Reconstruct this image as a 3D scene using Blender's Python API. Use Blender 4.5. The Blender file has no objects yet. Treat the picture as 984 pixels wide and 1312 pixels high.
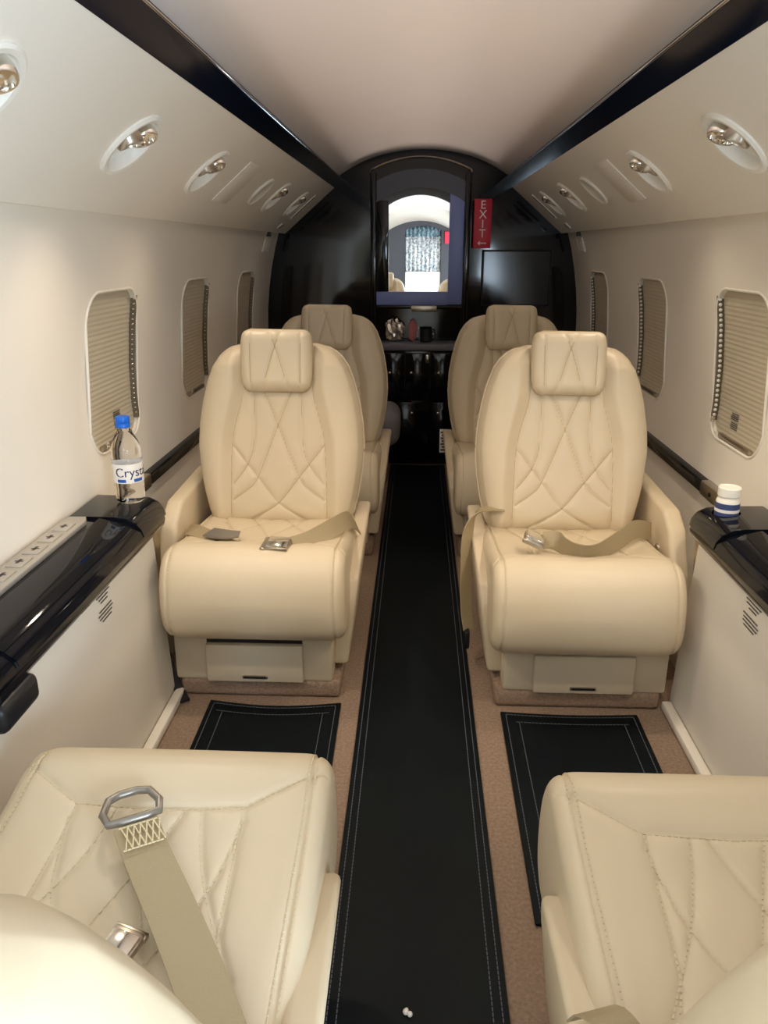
import bpy, bmesh, math, random
import numpy as np
from mathutils import Vector, Matrix
random.seed(7)
scene = bpy.context.scene
COL = scene.collection
R = math.radians

# ---------------------------------------------------------------- camera
cam_d = bpy.data.cameras.new('camera'); cam = bpy.data.objects.new('camera', cam_d); COL.objects.link(cam)
cam_d.sensor_fit = 'VERTICAL'; cam_d.sensor_height = 24.0; cam_d.lens = 986.0/1312.0*24.0
cam_d.clip_start = 0.02; cam_d.clip_end = 100
cam.location = (0, 0, 1.05); cam.rotation_euler = (R(90-18.92), 0, R(2.417))
scene.camera = cam
# ---------------------------------------------------------------- world (plain bright day outside the open door)
w = bpy.data.worlds.new('day'); scene.world = w; w.use_nodes = True
w.node_tree.nodes['Background'].inputs[0].default_value = (0.86, 0.93, 1.0, 1)
w.node_tree.nodes['Background'].inputs[1].default_value = 2.0
# ---------------------------------------------------------------- exposure
vs = scene.view_settings
vs.view_transform = 'Standard'; vs.look = 'None'; vs.gamma = 1.0; vs.use_curve_mapping = False
vs.exposure = 0.47
# ---------------------------------------------------------------- large lights
def area(name, loc, direction, sx, sy, power, color):
    l = bpy.data.lights.new(name, 'AREA'); l.shape = 'RECTANGLE'; l.size = sx; l.size_y = sy
    l.energy = power; l.color = color
    o = bpy.data.objects.new(name, l); COL.objects.link(o); o.location = loc
    o.rotation_euler = Vector(direction).to_track_quat('-Z', 'Y').to_euler()
    return o
# daylight standing in the open airstair door behind the camera
area('door_daylight', (0.95, -0.64, 0.62), (-1, 0.85, 0.25), 0.9, 1.0, 51, (0.66, 0.83, 1.0))
# added warm fill lights hidden above the two black strips, brightening the vault
for s in (-1, 1):
    o = area('vault_fill_light', (0.018+s*0.400, 1.6, 1.350), (0, 0, 1), 4.4, 0.010, 1.3, (1.0, 0.87, 0.78)); o.data.spread = R(48)
    z = Vector((s*0.9, 0, -0.36)).normalized(); x = Vector((0, 1, 0)); y = z.cross(x)
    o.rotation_euler = Matrix(((x.x, y.x, z.x), (x.y, y.y, z.y), (x.z, y.z, z.z))).to_euler()

# ================================================================ materials
def new_mat(name):
    m = bpy.data.materials.new(name); m.use_nodes = True
    return m, m.node_tree, m.node_tree.nodes['Principled BSDF']
def srgb(r, g, b):
    f = lambda c: (c/255/12.92) if c/255 <= 0.04045 else ((c/255+0.055)/1.055)**2.4
    return (f(r), f(g), f(b), 1)
def mat(name, col, rough=0.5, metal=0.0, coat=0.0, noise=None, bump=None, trans=0.0, ior=1.45, emit=None, spec=None):
    """noise=(scale, amount) varies colour; bump=(scale, strength, detail)"""
    m, nt, b = new_mat(name); N, L = nt.nodes, nt.links
    b.inputs['Base Color'].default_value = col; b.inputs['Roughness'].default_value = rough
    b.inputs['Metallic'].default_value = metal; b.inputs['Coat Weight'].default_value = coat
    b.inputs['Coat Roughness'].default_value = 0.04
    b.inputs['Transmission Weight'].default_value = trans; b.inputs['IOR'].default_value = ior
    if spec is not None: b.inputs['Specular IOR Level'].default_value = spec
    if emit: b.inputs['Emission Color'].default_value = emit[0]; b.inputs['Emission Strength'].default_value = emit[1]
    tc = None
    if noise or bump:
        tc = N.new('ShaderNodeTexCoord')
    if noise:
        n = N.new('ShaderNodeTexNoise'); n.inputs['Scale'].default_value = noise[0]; n.inputs['Detail'].default_value = 4
        L.new(tc.outputs['Object'], n.inputs['Vector'])
        mx = N.new('ShaderNodeMixRGB'); mx.blend_type = 'MIX'
        k = noise[1]
        mx.inputs[1].default_value = (col[0]*(1-k), col[1]*(1-k), col[2]*(1-k), 1)
        mx.inputs[2].default_value = (min(1, col[0]*(1+k)), min(1, col[1]*(1+k)), min(1, col[2]*(1+k)), 1)
        L.new(n.outputs['Fac'], mx.inputs[0]); L.new(mx.outputs[0], b.inputs['Base Color'])
    if bump:
        n2 = N.new('ShaderNodeTexNoise'); n2.inputs['Scale'].default_value = bump[0]; n2.inputs['Detail'].default_value = bump[2]
        L.new(tc.outputs['Object'], n2.inputs['Vector'])
        bp = N.new('ShaderNodeBump'); bp.inputs['Strength'].default_value = bump[1]; bp.inputs['Distance'].default_value = 0.002
        L.new(n2.outputs['Fac'], bp.inputs['Height']); L.new(bp.outputs[0], b.inputs['Normal'])
    return m
LEATHER = mat('cream_leather', srgb(213, 197, 169), 0.42, noise=(14, 0.03), bump=(60, 0.10, 5))
VINYL   = mat('cream_plastic', srgb(205, 192, 168), 0.45)
STITCH  = mat('cream_thread', srgb(214, 200, 168), 0.7)
SEAMD   = mat('seam_thread', srgb(186, 164, 126), 0.8)
WALL    = mat('offwhite_wall_fabric', srgb(240, 233, 220), 0.55, noise=(6, 0.015), bump=(180, 0.05, 3))
CEILM   = mat('ceiling_fabric', srgb(236, 224, 216), 0.42, noise=(8, 0.02))
PANELM  = mat('offwhite_overhead_plastic', srgb(243, 237, 225), 0.5)
RING    = mat('white_plastic', srgb(240, 236, 226), 0.4)
BLACK   = mat('gloss_black_lacquer', (0.004, 0.005, 0.008, 1), 0.07, coat=0.0, spec=0.55)
LEDGE   = mat('gloss_black_ledge', (0.004, 0.005, 0.008, 1), 0.06, spec=0.34)
NAVY    = mat('gloss_navy_trim', (0.005, 0.009, 0.022, 1), 0.09, coat=0.0, spec=0.45)
DARK    = mat('satin_black', (0.012, 0.013, 0.016, 1), 0.4)
CHROME  = mat('chrome', (0.80, 0.77, 0.72, 1), 0.12, 1.0)
NICKEL  = mat('brushed_nickel', (0.50, 0.45, 0.38, 1), 0.28, 1.0)
GREYM   = mat('silver_keypad', srgb(178, 172, 162), 0.35, 0.3)
CARPET  = mat('taupe_carpet', srgb(150, 128, 110), 0.95, noise=(150, 0.45), bump=(420, 1.0, 6), spec=0.1)
RUNNER  = mat('black_leather_mat', (0.0025, 0.0055, 0.0075, 1), 0.55, noise=(5, 0.4), bump=(300, 0.25, 4), spec=0.18)
RSTITCH = mat('grey_thread', srgb(92, 96, 108), 0.8)
BELT    = mat('tan_webbing', srgb(164, 148, 116), 0.45, bump=(500, 0.3, 2))
BELTST  = mat('belt_thread', srgb(222, 208, 170), 0.7)
TONGUE  = mat('belt_grey_metal', (0.28, 0.26, 0.23, 1), 0.35, 0.6)
SHADE   = mat('pleated_shade', srgb(192, 182, 160), 0.7, noise=(30, 0.05))
SHADED  = mat('shade_rail', srgb(120, 108, 90), 0.5, 0.2)
LIGHTDOT   = mat('painted_light_dot', srgb(248, 246, 240), 0.3)  # white for beads that take the place of light dots
SLATE   = mat('slate_blue_satin', srgb(132, 146, 206), 0.35)
MIRROR  = mat('mirror_glass', (0.95, 0.95, 0.96, 1), 0.004, 1.0)
SHELF   = mat('grey_shelf', srgb(120, 122, 134), 0.3)
RED     = mat('exit_red', srgb(150, 28, 42), 0.45, emit=(srgb(150, 24, 40), 0.12))
WHITEP  = mat('white_print', srgb(238, 234, 228), 0.5)
INK     = mat('dark_print', srgb(84, 80, 78), 0.7)
BLUECAP = mat('blue_cap', srgb(10, 98, 205), 0.35)
BLUEP   = mat('blue_print', srgb(34, 86, 170), 0.5)
CLEAR   = mat('clear_bottle', (0.97, 0.985, 1.0, 1), 0.02, trans=1.0, ior=1.30)
PARTI   = mat('grey_partition', srgb(66, 66, 70), 0.5)
GREYFAB = mat('grey_upholstery', srgb(150, 148, 150), 0.7, noise=(20, 0.1))
def speckle():
    m, nt, b = new_mat('speckled_grey_curtain'); N, L = nt.nodes, nt.links
    tc = N.new('ShaderNodeTexCoord'); v = N.new('ShaderNodeTexNoise'); v.inputs['Scale'].default_value = 45; v.inputs['Detail'].default_value = 5
    r = N.new('ShaderNodeValToRGB'); r.color_ramp.elements[0].position = 0.38; r.color_ramp.elements[1].position = 0.62
    r.color_ramp.elements[0].color = srgb(120, 126, 130); r.color_ramp.elements[1].color = srgb(222, 224, 222)
    L.new(tc.outputs['Object'], v.inputs['Vector']); L.new(v.outputs['Fac'], r.inputs[0]); L.new(r.outputs[0], b.inputs['Base Color'])
    b.inputs['Roughness'].default_value = 0.8
    return m
SPECK = speckle()
def speckle2():
    m = SPECK.copy(); m.name = 'speckled_teal_band'
    r = [n for n in m.node_tree.nodes if n.type == 'VALTORGB'][0]
    r.color_ramp.elements[0].color = srgb(52, 74, 84); r.color_ramp.elements[1].color = srgb(128, 150, 156)
    return m
SPECK2 = speckle2()

# ================================================================ mesh helpers
def link(name, me, m, parent=None, smooth=True):
    o = bpy.data.objects.new(name, me); COL.objects.link(o)
    if m is not None and not me.materials: me.materials.append(m)
    if parent is not None: o.parent = parent
    if smooth:
        for p in me.polygons: p.use_smooth = True
    return o
def from_data(name, verts, faces, m, parent=None, smooth=True):
    me = bpy.data.meshes.new(name)
    me.from_pydata([tuple(float(c) for c in v) for v in verts], [], [tuple(int(i) for i in f) for f in faces]); me.update()
    return link(name, me, m, parent, smooth)
def from_bm(name, bm, m, parent=None, smooth=False, auto=None):
    me = bpy.data.meshes.new(name)
    bmesh.ops.recalc_face_normals(bm, faces=bm.faces[:])
    bm.to_mesh(me); bm.free()
    o = link(name, me, m, parent, smooth or auto is not None)
    if auto is not None: me.set_sharp_from_angle(angle=R(auto))
    return o
def bm_box(x0, x1, y0, y1, z0, z1, r=0.0, seg=2, bm=None):
    own = bm is None
    b = bmesh.new()
    bmesh.ops.create_cube(b, size=1)
    for v in b.verts:
        v.co = Vector((x0+(x1-x0)*(v.co.x+.5), y0+(y1-y0)*(v.co.y+.5), z0+(z1-z0)*(v.co.z+.5)))
    if r > 0: bmesh.ops.bevel(b, geom=b.edges[:], offset=r, segments=seg, profile=0.5, affect='EDGES')
    if own: return b
    merge(bm, b); return bm
def merge(dst, src, M=None):
    me = bpy.data.meshes.new('tmp'); src.to_mesh(me); src.free()
    if M is not None: me.transform(M)
    dst.from_mesh(me); bpy.data.meshes.remove(me)
def box(name, x0, x1, y0, y1, z0, z1, m, parent=None, r=0.004, seg=2):
    return from_bm(name, bm_box(min(x0, x1), max(x0, x1), y0, y1, z0, z1, r, seg), m, parent, auto=40)
def prism(pts, axis, a, b, r=0.0, seg=2):
    """closed polygon extruded along axis ('x','y','z')"""
    bm = bmesh.new()
    def mk(p, t):
        if axis == 'y': return (p[0], t, p[1])
        if axis == 'x': return (t, p[0], p[1])
        return (p[0], p[1], t)
    A = [bm.verts.new(mk(p, a)) for p in pts]; B = [bm.verts.new(mk(p, b)) for p in pts]
    n = len(pts)
    bm.faces.new(A); bm.faces.new(B[::-1])
    for i in range(n): bm.faces.new((A[i], B[i], B[(i+1) % n], A[(i+1) % n]))
    bmesh.ops.recalc_face_normals(bm, faces=bm.faces[:])
    if r > 0: bmesh.ops.bevel(bm, geom=bm.edges[:], offset=r, segments=seg, profile=0.5, affect='EDGES')
    return bm
def bm_tube(pts, rad, n=8, closed=False):
    bm = bmesh.new(); P = [Vector(p) for p in pts]; k = len(P); rings = []
    ref = Vector((0, 0, 1))
    for i in range(k):
        a = P[(i-1) % k] if (closed or i > 0) else P[i]; c = P[(i+1) % k] if (closed or i < k-1) else P[i]
        t = (c-a).normalized()
        s = t.cross(ref)
        if s.length < 0.05: s = t.cross(Vector((1, 0, 0)))
        s.normalize(); u = s.cross(t).normalized()
        rr = rad(i/(k-1)) if callable(rad) else rad
        rings.append([bm.verts.new(P[i]+s*math.cos(2*math.pi*j/n)*rr+u*math.sin(2*math.pi*j/n)*rr) for j in range(n)])
    for i in range(k if closed else k-1):
        A, B = rings[i], rings[(i+1) % k]
        for j in range(n): bm.faces.new((A[j], A[(j+1) % n], B[(j+1) % n], B[j]))
    if not closed: bm.faces.new(rings[0][::-1]); bm.faces.new(rings[-1])
    return bm
def tube(name, pts, rad, m, parent=None, n=8, closed=False):
    return from_bm(name, bm_tube(pts, rad, n, closed), m, parent, smooth=True)
def bm_lathe(prof, n=32, cap0=True, cap1=True):
    bm = bmesh.new(); rings = []
    for r, z in prof: rings.append([bm.verts.new((r*math.cos(2*math.pi*j/n), r*math.sin(2*math.pi*j/n), z)) for j in range(n)])
    for A, B in zip(rings, rings[1:]):
        for j in range(n): bm.faces.new((A[j], A[(j+1) % n], B[(j+1) % n], B[j]))
    if cap0: bm.faces.new(rings[0][::-1])
    if cap1: bm.faces.new(rings[-1])
    return bm
def lathe(name, prof, m, parent=None, n=32, cap0=True, cap1=True, loc=None, auto=35):
    o = from_bm(name, bm_lathe(prof, n, cap0, cap1), m, parent, auto=auto)
    if loc: o.location = loc
    return o
def smooth_path(pts, n=12):
    """Catmull-Rom through points of any dimension"""
    P = [np.array(p, float) for p in pts]; out = []
    P = [2*P[0]-P[1]]+P+[2*P[-1]-P[-2]]
    for i in range(1, len(P)-2):
        for k in range(n):
            t = k/n
            out.append(0.5*((2*P[i])+(-P[i-1]+P[i+1])*t+(2*P[i-1]-5*P[i]+4*P[i+1]-P[i+2])*t*t+(-P[i-1]+3*P[i]-3*P[i+1]+P[i+2])*t**3))
    out.append(P[-2]); return out
def ribbon(name, pts, widths, wdirs, thick, m, parent=None, n=8):
    """webbing through pts, with width directions interpolated"""
    C = smooth_path(pts, n); D = smooth_path(wdirs, n); W = smooth_path([(x,) for x in widths], n)
    bm = bmesh.new(); rows = []
    for i in range(len(C)):
        c = Vector(C[i]); d = Vector(D[i]).normalized(); hw = float(W[i][0])/2
        t = Vector(C[min(i+1, len(C)-1)])-Vector(C[max(i-1, 0)]); t.normalize()
        d = (d-t*d.dot(t)).normalized(); nrm = d.cross(t).normalized()*thick/2
        rows.append([bm.verts.new(c-d*hw-nrm), bm.verts.new(c+d*hw-nrm), bm.verts.new(c+d*hw+nrm), bm.verts.new(c-d*hw+nrm)])
    for A, B in zip(rows, rows[1:]):
        for j in range(4): bm.faces.new((A[j], A[(j+1) % 4], B[(j+1) % 4], B[j]))
    bm.faces.new(rows[0][::-1]); bm.faces.new(rows[-1])
    return from_bm(name, bm, m, parent, auto=50)
def dashes(name, paths, m, parent=None, step=0.0075, ln=0.0045, wd=0.0011, up=None):
    """real thread stitches: little bars laid along 3d paths"""
    V, F = [], []
    for pts in paths:
        P = [np.array(p, float) for p in pts]
        seg = [np.linalg.norm(P[i+1]-P[i]) for i in range(len(P)-1)]; cum = np.concatenate([[0], np.cumsum(seg)]); tot = cum[-1]
        arr = np.array(P); s = 0.0
        while s+ln < tot:
            a = np.array([np.interp(s, cum, arr[:, k]) for k in range(3)]); b = np.array([np.interp(s+ln, cum, arr[:, k]) for k in range(3)])
            t = b-a; t /= (np.linalg.norm(t)+1e-9); n = np.array(up if up is not None else (0, 0, 1.0)); sd = np.cross(t, n)
            if np.linalg.norm(sd) < 0.1: sd = np.cross(t, (0, 1.0, 0))
            sd /= np.linalg.norm(sd); n2 = np.cross(sd, t)
            i = len(V)
            for q in (a, b):
                for e, g in ((-1, -1), (1, -1), (1, 1), (-1, 1)): V.append(q+sd*wd*e*0.5*1.6+n2*wd*g*0.5)
            F += [(i, i+1, i+5, i+4), (i+1, i+2, i+6, i+5), (i+2, i+3, i+7, i+6), (i+3, i, i+4, i+7), (i, i+3, i+2, i+1), (i+4, i+5, i+6, i+7)]
            s += step
    o = from_data(name, V, F, m, parent, smooth=False); o['kind'] = 'stuff'
    return o
def thing(name, label, cat, loc=(0, 0, 0), rot=(0, 0, 0), group=None):
    o = bpy.data.objects.new(name, None); COL.objects.link(o); o.empty_display_size = 0.05
    o.location = loc; o.rotation_euler = rot; tag(o, label, cat, group); return o
def tag(o, label, cat, group=None, kind=None):
    o['label'] = label; o['category'] = cat
    if group: o['group'] = group
    if kind: o['kind'] = kind
    return o
def struct(o, label=None, cat=None):
    o['kind'] = 'structure'
    if label: o['label'] = label
    if cat: o['category'] = cat
    return o
def text_mesh(name, s, size, m, parent, M, extrude=0.0004, align='CENTER', wrap=None):
    cu = bpy.data.curves.new(name, 'FONT'); cu.body = s; cu.size = size; cu.extrude = extrude; cu.align_x = align; cu.align_y = 'CENTER'
    t = bpy.data.objects.new('tmp', cu); COL.objects.link(t)
    bpy.context.view_layer.update()
    me = bpy.data.meshes.new_from_object(t.evaluated_get(bpy.context.evaluated_depsgraph_get()))
    bpy.data.objects.remove(t); bpy.data.curves.remove(cu)
    me.name = name; me.materials.clear()
    if wrap:                                        # bend around a cylinder of radius wrap (axis z)
        for v in me.vertices:
            a = v.co.x/wrap; rr = wrap+v.co.z
            v.co = Vector((rr*math.sin(a), -rr*math.cos(a), v.co.y))
    if M is not None: me.transform(M)
    return link(name, me, m, parent, smooth=False)
def apply_cut(o, cutters):
    for c in cutters:
        md = o.modifiers.new('cut', 'BOOLEAN'); md.object = c; md.operation = 'DIFFERENCE'; md.solver = 'EXACT'
    bpy.context.view_layer.update()
    me = bpy.data.meshes.new_from_object(o.evaluated_get(bpy.context.evaluated_depsgraph_get()))
    o.modifiers.clear(); old = o.data; o.data = me
    for c in cutters:
        d = c.data; bpy.data.objects.remove(c); bpy.data.meshes.remove(d)
    return o

# ================================================================ cabin shell
CX = 0.018                      # middle of the cabin
Y0, Y1 = -1.25, 3.98            # cockpit partition, aft bulkhead
SECT = [(0.690, 1.140), (0.716, 1.055), (0.738, 0.96), (0.755, 0.86), (0.766, 0.76), (0.770, 0.66), (0.766, 0.55), (0.755, 0.43), (0.735, 0.30), (0.705, 0.15), (0.675, 0.0)]
def wall_a(z): return float(np.interp(z, [p[1] for p in SECT[::-1]], [p[0] for p in SECT[::-1]]))
CEIL = [(0.0, 1.487), (0.08, 1.484), (0.16, 1.472), (0.24, 1.452), (0.31, 1.424), (0.37, 1.392), (0.42, 1.358), (0.46, 1.325)]

# floor
bm = bmesh.new(); bm_box(CX-0.80, CX+0.80, Y0-0.9, Y1+0.05, -0.04, 0.0, 0, bm=bm)
struct(from_bm('floor', bm, CARPET))
# ceiling : thick vaulted sheet
full = [(-a, z) for a, z in CEIL[:0:-1]]+CEIL
full = [tuple(p) for p in smooth_path(full, 4)]
pts = [(CX+a, z) for a, z in full]+[(CX+a*1.02, z+0.03) for a, z in full[::-1]]
struct(from_bm('ceiling', prism(pts, 'y', Y0, Y1), CEILM, auto=50))

WIN_Y = {-1: (1.875, 2.605, 3.385), 1: (1.905, 2.650, 3.430)}; WZ = 0.768
def rrect(hw, hh, r, n=8):
    out = []
    for cx, cy, a0 in ((hw-r, hh-r, 0), (-hw+r, hh-r, 90), (-hw+r, -hh+r, 180), (hw-r, -hh+r, 270)):
        for k in range(n+1):
            a = R(a0+90*k/n); out.append((cx+r*math.cos(a), cy+r*math.sin(a)))
    return out
WIN = rrect(0.160, 0.187, 0.066)

for s, nm in ((-1, 'wall_left'), (1, 'wall_right')):
    fine = smooth_path(SECT, 3)
    pts = [(CX+s*a, z) for a, z in fine]+[(CX+s*(a+0.03), z) for a, z in fine[::-1]]
    o = from_bm(nm, prism(pts, 'y', Y0, Y1), WALL, auto=40)
    cuts = []
    for y in WIN_Y[s]:
        c = from_bm('cut', prism([(y+p[0], WZ+p[1]) for p in WIN], 'x', CX+s*0.6, CX+s*0.95), None); cuts.append(c)
    if s > 0: cuts.append(from_bm('cut', bm_box(0.5, 1.1, -1.05, -0.22, 0.08, 1.06, 0.0), None))
    apply_cut(o, cuts); struct(o)
    o.data.set_sharp_from_angle(angle=R(40))

# windows: rounded reveal, pleated shade, beads standing in for light dots on the far jamb, bottom rail, notice
def ring_strip(name, outline, xa, xb, m, parent):
    n = len(outline); V = [(xa, p[0], p[1]) for p in outline]+[(xb, p[0], p[1]) for p in outline]
    F = [(i, (i+1) % n, n+(i+1) % n, n+i) for i in range(n)]
    return from_data(name, V, F, m, parent)
wi = 0
for s in (-1, 1):
    for k, y in enumerate(WIN_Y[s]):
        wi += 1
        t = bpy.data.objects.new('window_%d' % wi, None); COL.objects.link(t); t.empty_display_size = 0.05
        t.location = (CX+s*0.768, y, WZ); struct(t)
        # frame: soft lip following the bowed wall
        lip = []
        for p in rrect(0.161, 0.188, 0.067, 10):
            lip.append((s*(wall_a(WZ+p[1])-0.768+0.001), p[0], p[1]))
        tube('frame_lip', lip, 0.0036, WALL, t, 8, True)
        rv = rrect(0.1605, 0.1875, 0.066, 10); nr = len(rv)
        off = lambda z: wall_a(WZ+z)-0.768
        from_data('reveal', [(s*(off(p[1])+0.001), p[0], p[1]) for p in rv]+[(s*0.05, p[0], p[1]) for p in rv], [(i, (i+1) % nr, nr+(i+1) % nr, nr+i) for i in range(nr)], RING, t)
        # pleated shade, real zigzag folds
        n = 34; V, F = [], []
        for i in range(n*2+1):
            z = -0.196+0.392*i/(n*2); d = 0.0011 if i % 2 else 0.0
            sag = 0.0015*math.sin(i*1.7+k)
            e = s*(0.012+d+off(z)); V += [(e, -0.165, z+sag), (e, 0.0, z), (e, 0.165, z-sag)]
        for i in range(n*2):
            for j in range(2): F.append((3*i+j, 3*i+j+1, 3*i+4+j, 3*i+3+j))
        from_data('pleated_shade', V, F, SHADE, t, smooth=False)
        # back board of the shade
        box('shade_backing', s*0.022, s*0.032, -0.168, 0.168, -0.2, 0.2, SHADED, t, 0)
        # dark guide at the far jamb, beads added to imitate dots of light
        zs_ = [-0.150+0.0318*i for i in range(11)]
        V = []; F = []
        for z in zs_: V += [(s*(off(z)-0.001), 0.146, z), (s*(off(z)-0.001), 0.157, z), (s*(off(z)+0.016), 0.157, z), (s*(off(z)+0.016), 0.146, z)]
        for i in range(10):
            for j in range(4): F.append((4*i+j, 4*i+(j+1) % 4, 4*i+4+(j+1) % 4, 4*i+4+j))
        F += [(0, 1, 2, 3), (40, 43, 42, 41)]
        from_data('shade_guide', V, F, SHADED, t, smooth=False)
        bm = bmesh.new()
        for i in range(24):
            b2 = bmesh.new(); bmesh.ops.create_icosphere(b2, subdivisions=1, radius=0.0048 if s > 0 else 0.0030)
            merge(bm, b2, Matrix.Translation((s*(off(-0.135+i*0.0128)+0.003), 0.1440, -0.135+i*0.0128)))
        b = from_bm('light_dot_row', bm, LIGHTDOT if s > 0 else CHROME, t, smooth=True); b['kind'] = 'stuff'
        # bottom rail and pull
        box('bottom_rail', s*0.002, s*0.014, -0.10, 0.10, -0.184, -0.172, NICKEL, t, 0.003)
        lathe('shade_pull', [(0.004, 0), (0.0055, 0.004), (0.0055, 0.012), (0.003, 0.015)], CHROME, t, 12).location = (s*-0.006, 0.125 if s > 0 else -0.09, -0.150 if s > 0 else -0.176)
        if k == 0:
            bm = bmesh.new()
            for q in range(8):
                L = 0.05*random.uniform(.8, 1)
                x0 = s*0.0120
                bm_box(min(x0, x0+s*.001), max(x0, x0+s*.001), 0.01, 0.01+L, -0.150+q*0.0048+(0.004 if q > 3 else 0), -0.1476+q*0.0048+(0.004 if q > 3 else 0), bm=bm)
            from_bm('printed_notice', bm, INK, t)['kind'] = 'stuff'

# overhead panels with real round openings
def panel_frame(s, y, f):
    """matrix on the overhead panel: local x along +y world, local z = out of the panel into the cabin; f 0..1 from lower edge to upper"""
    A = Vector((CX+s*0.664, y, 1.118)); B = Vector((CX+s*0.418, y, 1.325))
    P = A.lerp(B, f); up = (B-A).normalized()
    n = Vector((0, 1, 0)).cross(up); 
    if n.z > 0: n = -n
    X = Vector((0, 1, 0)); Yv = n.cross(X)
    M = Matrix((( X.x, Yv.x, n.x, P.x), (X.y, Yv.y, n.y, P.y), (X.z, Yv.z, n.z, P.z), (0, 0, 0, 1)))
    return M
CUPS = {-1: (0.985, 1.50, 2.02, 2.98, 3.45), 1: (0.985, 1.515, 2.05, 3.03, 3.46)}
OVALS = {-1: 2.69, 1: 2.66}; HATCH = {-1: 2.36, 1: 2.34}
for s in (-1, 1):
    n = 8; prof = []
    for i in range(n+1):
        f = i/n; a = 0.664+(0.418-0.664)*f; z = 1.118+(1.325-1.118)*f; bow = 0.0
        prof.append((CX+s*a, z))
    outer = [(CX+s*0.45, 1.372), (CX+s*0.715, 1.165), (CX+s*0.700, 1.132), (CX+s*0.672, 1.118)]
    pts = prof+outer
    o = from_bm('trim_3' if s < 0 else 'trim_4', prism(pts, 'y', Y0, Y1), PANELM, auto=30)
    cuts = []
    for y in CUPS[s]:
        b = bm_lathe([(0.057, -0.032), (0.057, 0.02)], 40); me = bpy.data.meshes.new('c'); b.to_mesh(me); b.free()
        c = bpy.data.objects.new('cut', me); COL.objects.link(c); c.matrix_world = panel_frame(s, y, 0.52); cuts.append(c)
    apply_cut(o, cuts); struct(o); o.data.set_sharp_from_angle(angle=R(30))

# black gloss strips between overhead panel and ceiling
for s in (-1, 1):
    pts = [(CX+s*0.420, 1.322), (CX+s*0.368, 1.343), (CX+s*0.366, 1.350), (CX+s*0.372, 1.354), (CX+s*0.424, 1.334)]
    o = from_bm('trim_1' if s < 0 else 'trim_2', prism(pts, 'y', Y0, Y1), NAVY, auto=30); struct(o)
    from_bm('chrome_edge', bm_tube([(CX+s*0.3665, Y0, 1.3455), (CX+s*0.3665, Y1, 1.3455)], 0.0022, 8), CHROME, o, smooth=True)

# ---------------------------------------------------------------- aft bulkhead (gloss black) and its cabinet
outl = [(CX+s_*a, z) for s_, a, z in [(-1, a, z) for a, z in SECT[::-1]]]+[(CX-0.44, 1.34)]+[(CX+a, z) for a, z in full if abs(a) < 0.43]+[(CX+0.44, 1.34)]+[(CX+a, z) for a, z in SECT]
o = from_bm('wall_back', prism(outl, 'y', Y1-0.03, Y1+0.05), BLACK, auto=30); struct(o)
UX = 0.008                                                  # middle of the mirror unit
def arch(hw, z0, zs, zt, n=24):
    """closed outline: flat bottom z0, sides to zs, shallow arch to zt"""
    out = [(UX-hw, z0)]
    h = zt-zs; rad = (hw*hw+h*h)/(2*h); a0 = math.asin(hw/rad)
    for i in range(n+1):
        a = -a0+2*a0*i/n; out.append((UX+rad*math.sin(a), zt-rad+rad*math.cos(a)))
    out.append((UX+hw, z0)); return out
cab = thing('galley_cabinet', 'gloss black arched cabinet with open niche and drawers on the aft bulkhead', 'cabinet', (UX, 3.92, 0))
def unit(name, bm, m, parent=cab, **k):
    for v in bm.verts: v.co -= Vector((UX, 3.92, 0))
    return from_bm(name, bm, m, parent, auto=30)
unit('upper_body', prism(arch(0.236, 0.775, 1.395, 1.452), 'y', 3.905, 3.949), BLACK)
for sx in (-1, 1):
    unit('side_post', bm_box(UX+sx*0.222-0.014, UX+sx*0.222+0.014, 3.872, 3.949, 0.60, 1.385, 0.006), BLACK)
a_pts = [(p[0], 3.896, p[1]) for p in arch(0.234, 1.33, 1.395, 1.450)]
unit('chrome_edge', bm_tube(a_pts, 0.0045, 8), CHROME)
unit('niche_back', bm_box(UX-0.21, UX+0.21, 3.93, 3.949, 0.612, 0.775), BLACK)
unit('niche_top', bm_box(UX-0.21, UX+0.21, 3.868, 3.949, 0.770, 0.786, 0.002), BLACK)
unit('shelf', bm_box(UX-0.215, UX+0.215, 3.79, 3.949, 0.578, 0.612, 0.008), SHELF)
unit('lower_body', bm_box(UX-0.205, UX+0.205, 3.83, 3.949, 0.0, 0.578, 0.004), BLACK)
for (x0, x1, z0, z1, kx, kz) in ((-0.20, -0.07, 0.33, 0.565, -0.14, 0.47), (-0.065, 0.055, 0.33, 0.565, -0.035, 0.47), (0.06, 0.20, 0.33, 0.565, 0.10, 0.47), (-0.20, 0.055, 0.03, 0.322, -0.03, 0.27), (0.06, 0.20, 0.03, 0.322, 0.10, 0.27)):
    d = unit('drawer', bm_box(UX+x0, UX+x1, 3.815, 3.832, z0, z1, 0.004), BLACK)
    k = from_bm('knob', bm_lathe([(0.003, 0), (0.003, 0.006), (0.006, 0.008), (0.006, 0.012), (0.003, 0.014)], 14), CHROME, d, auto=40)
    k.rotation_euler = (R(90), 0, 0); k.location = (kx, 3.815-3.92, kz)
lt = unit('door_latch', bm_box(UX+0.035, UX+0.052, 3.802, 3.816, 0.515, 0.560, 0.004), CHROME)
unit('latch_rail', bm_box(UX-0.04, UX+0.085, 3.855, 3.870, 0.757, 0.787, 0.003), NICKEL)
# mirror with satin frame
mr = thing('wall_mirror', 'arched mirror in a slate blue frame above the galley niche', 'mirror', (UX, 3.905, 0.79))
def rel(bm, o): 
    for v in bm.verts: v.co -= o.location
    return bm
outer_a = arch(0.212, 0.790, 1.352, 1.405)
bm = bmesh.new()
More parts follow.
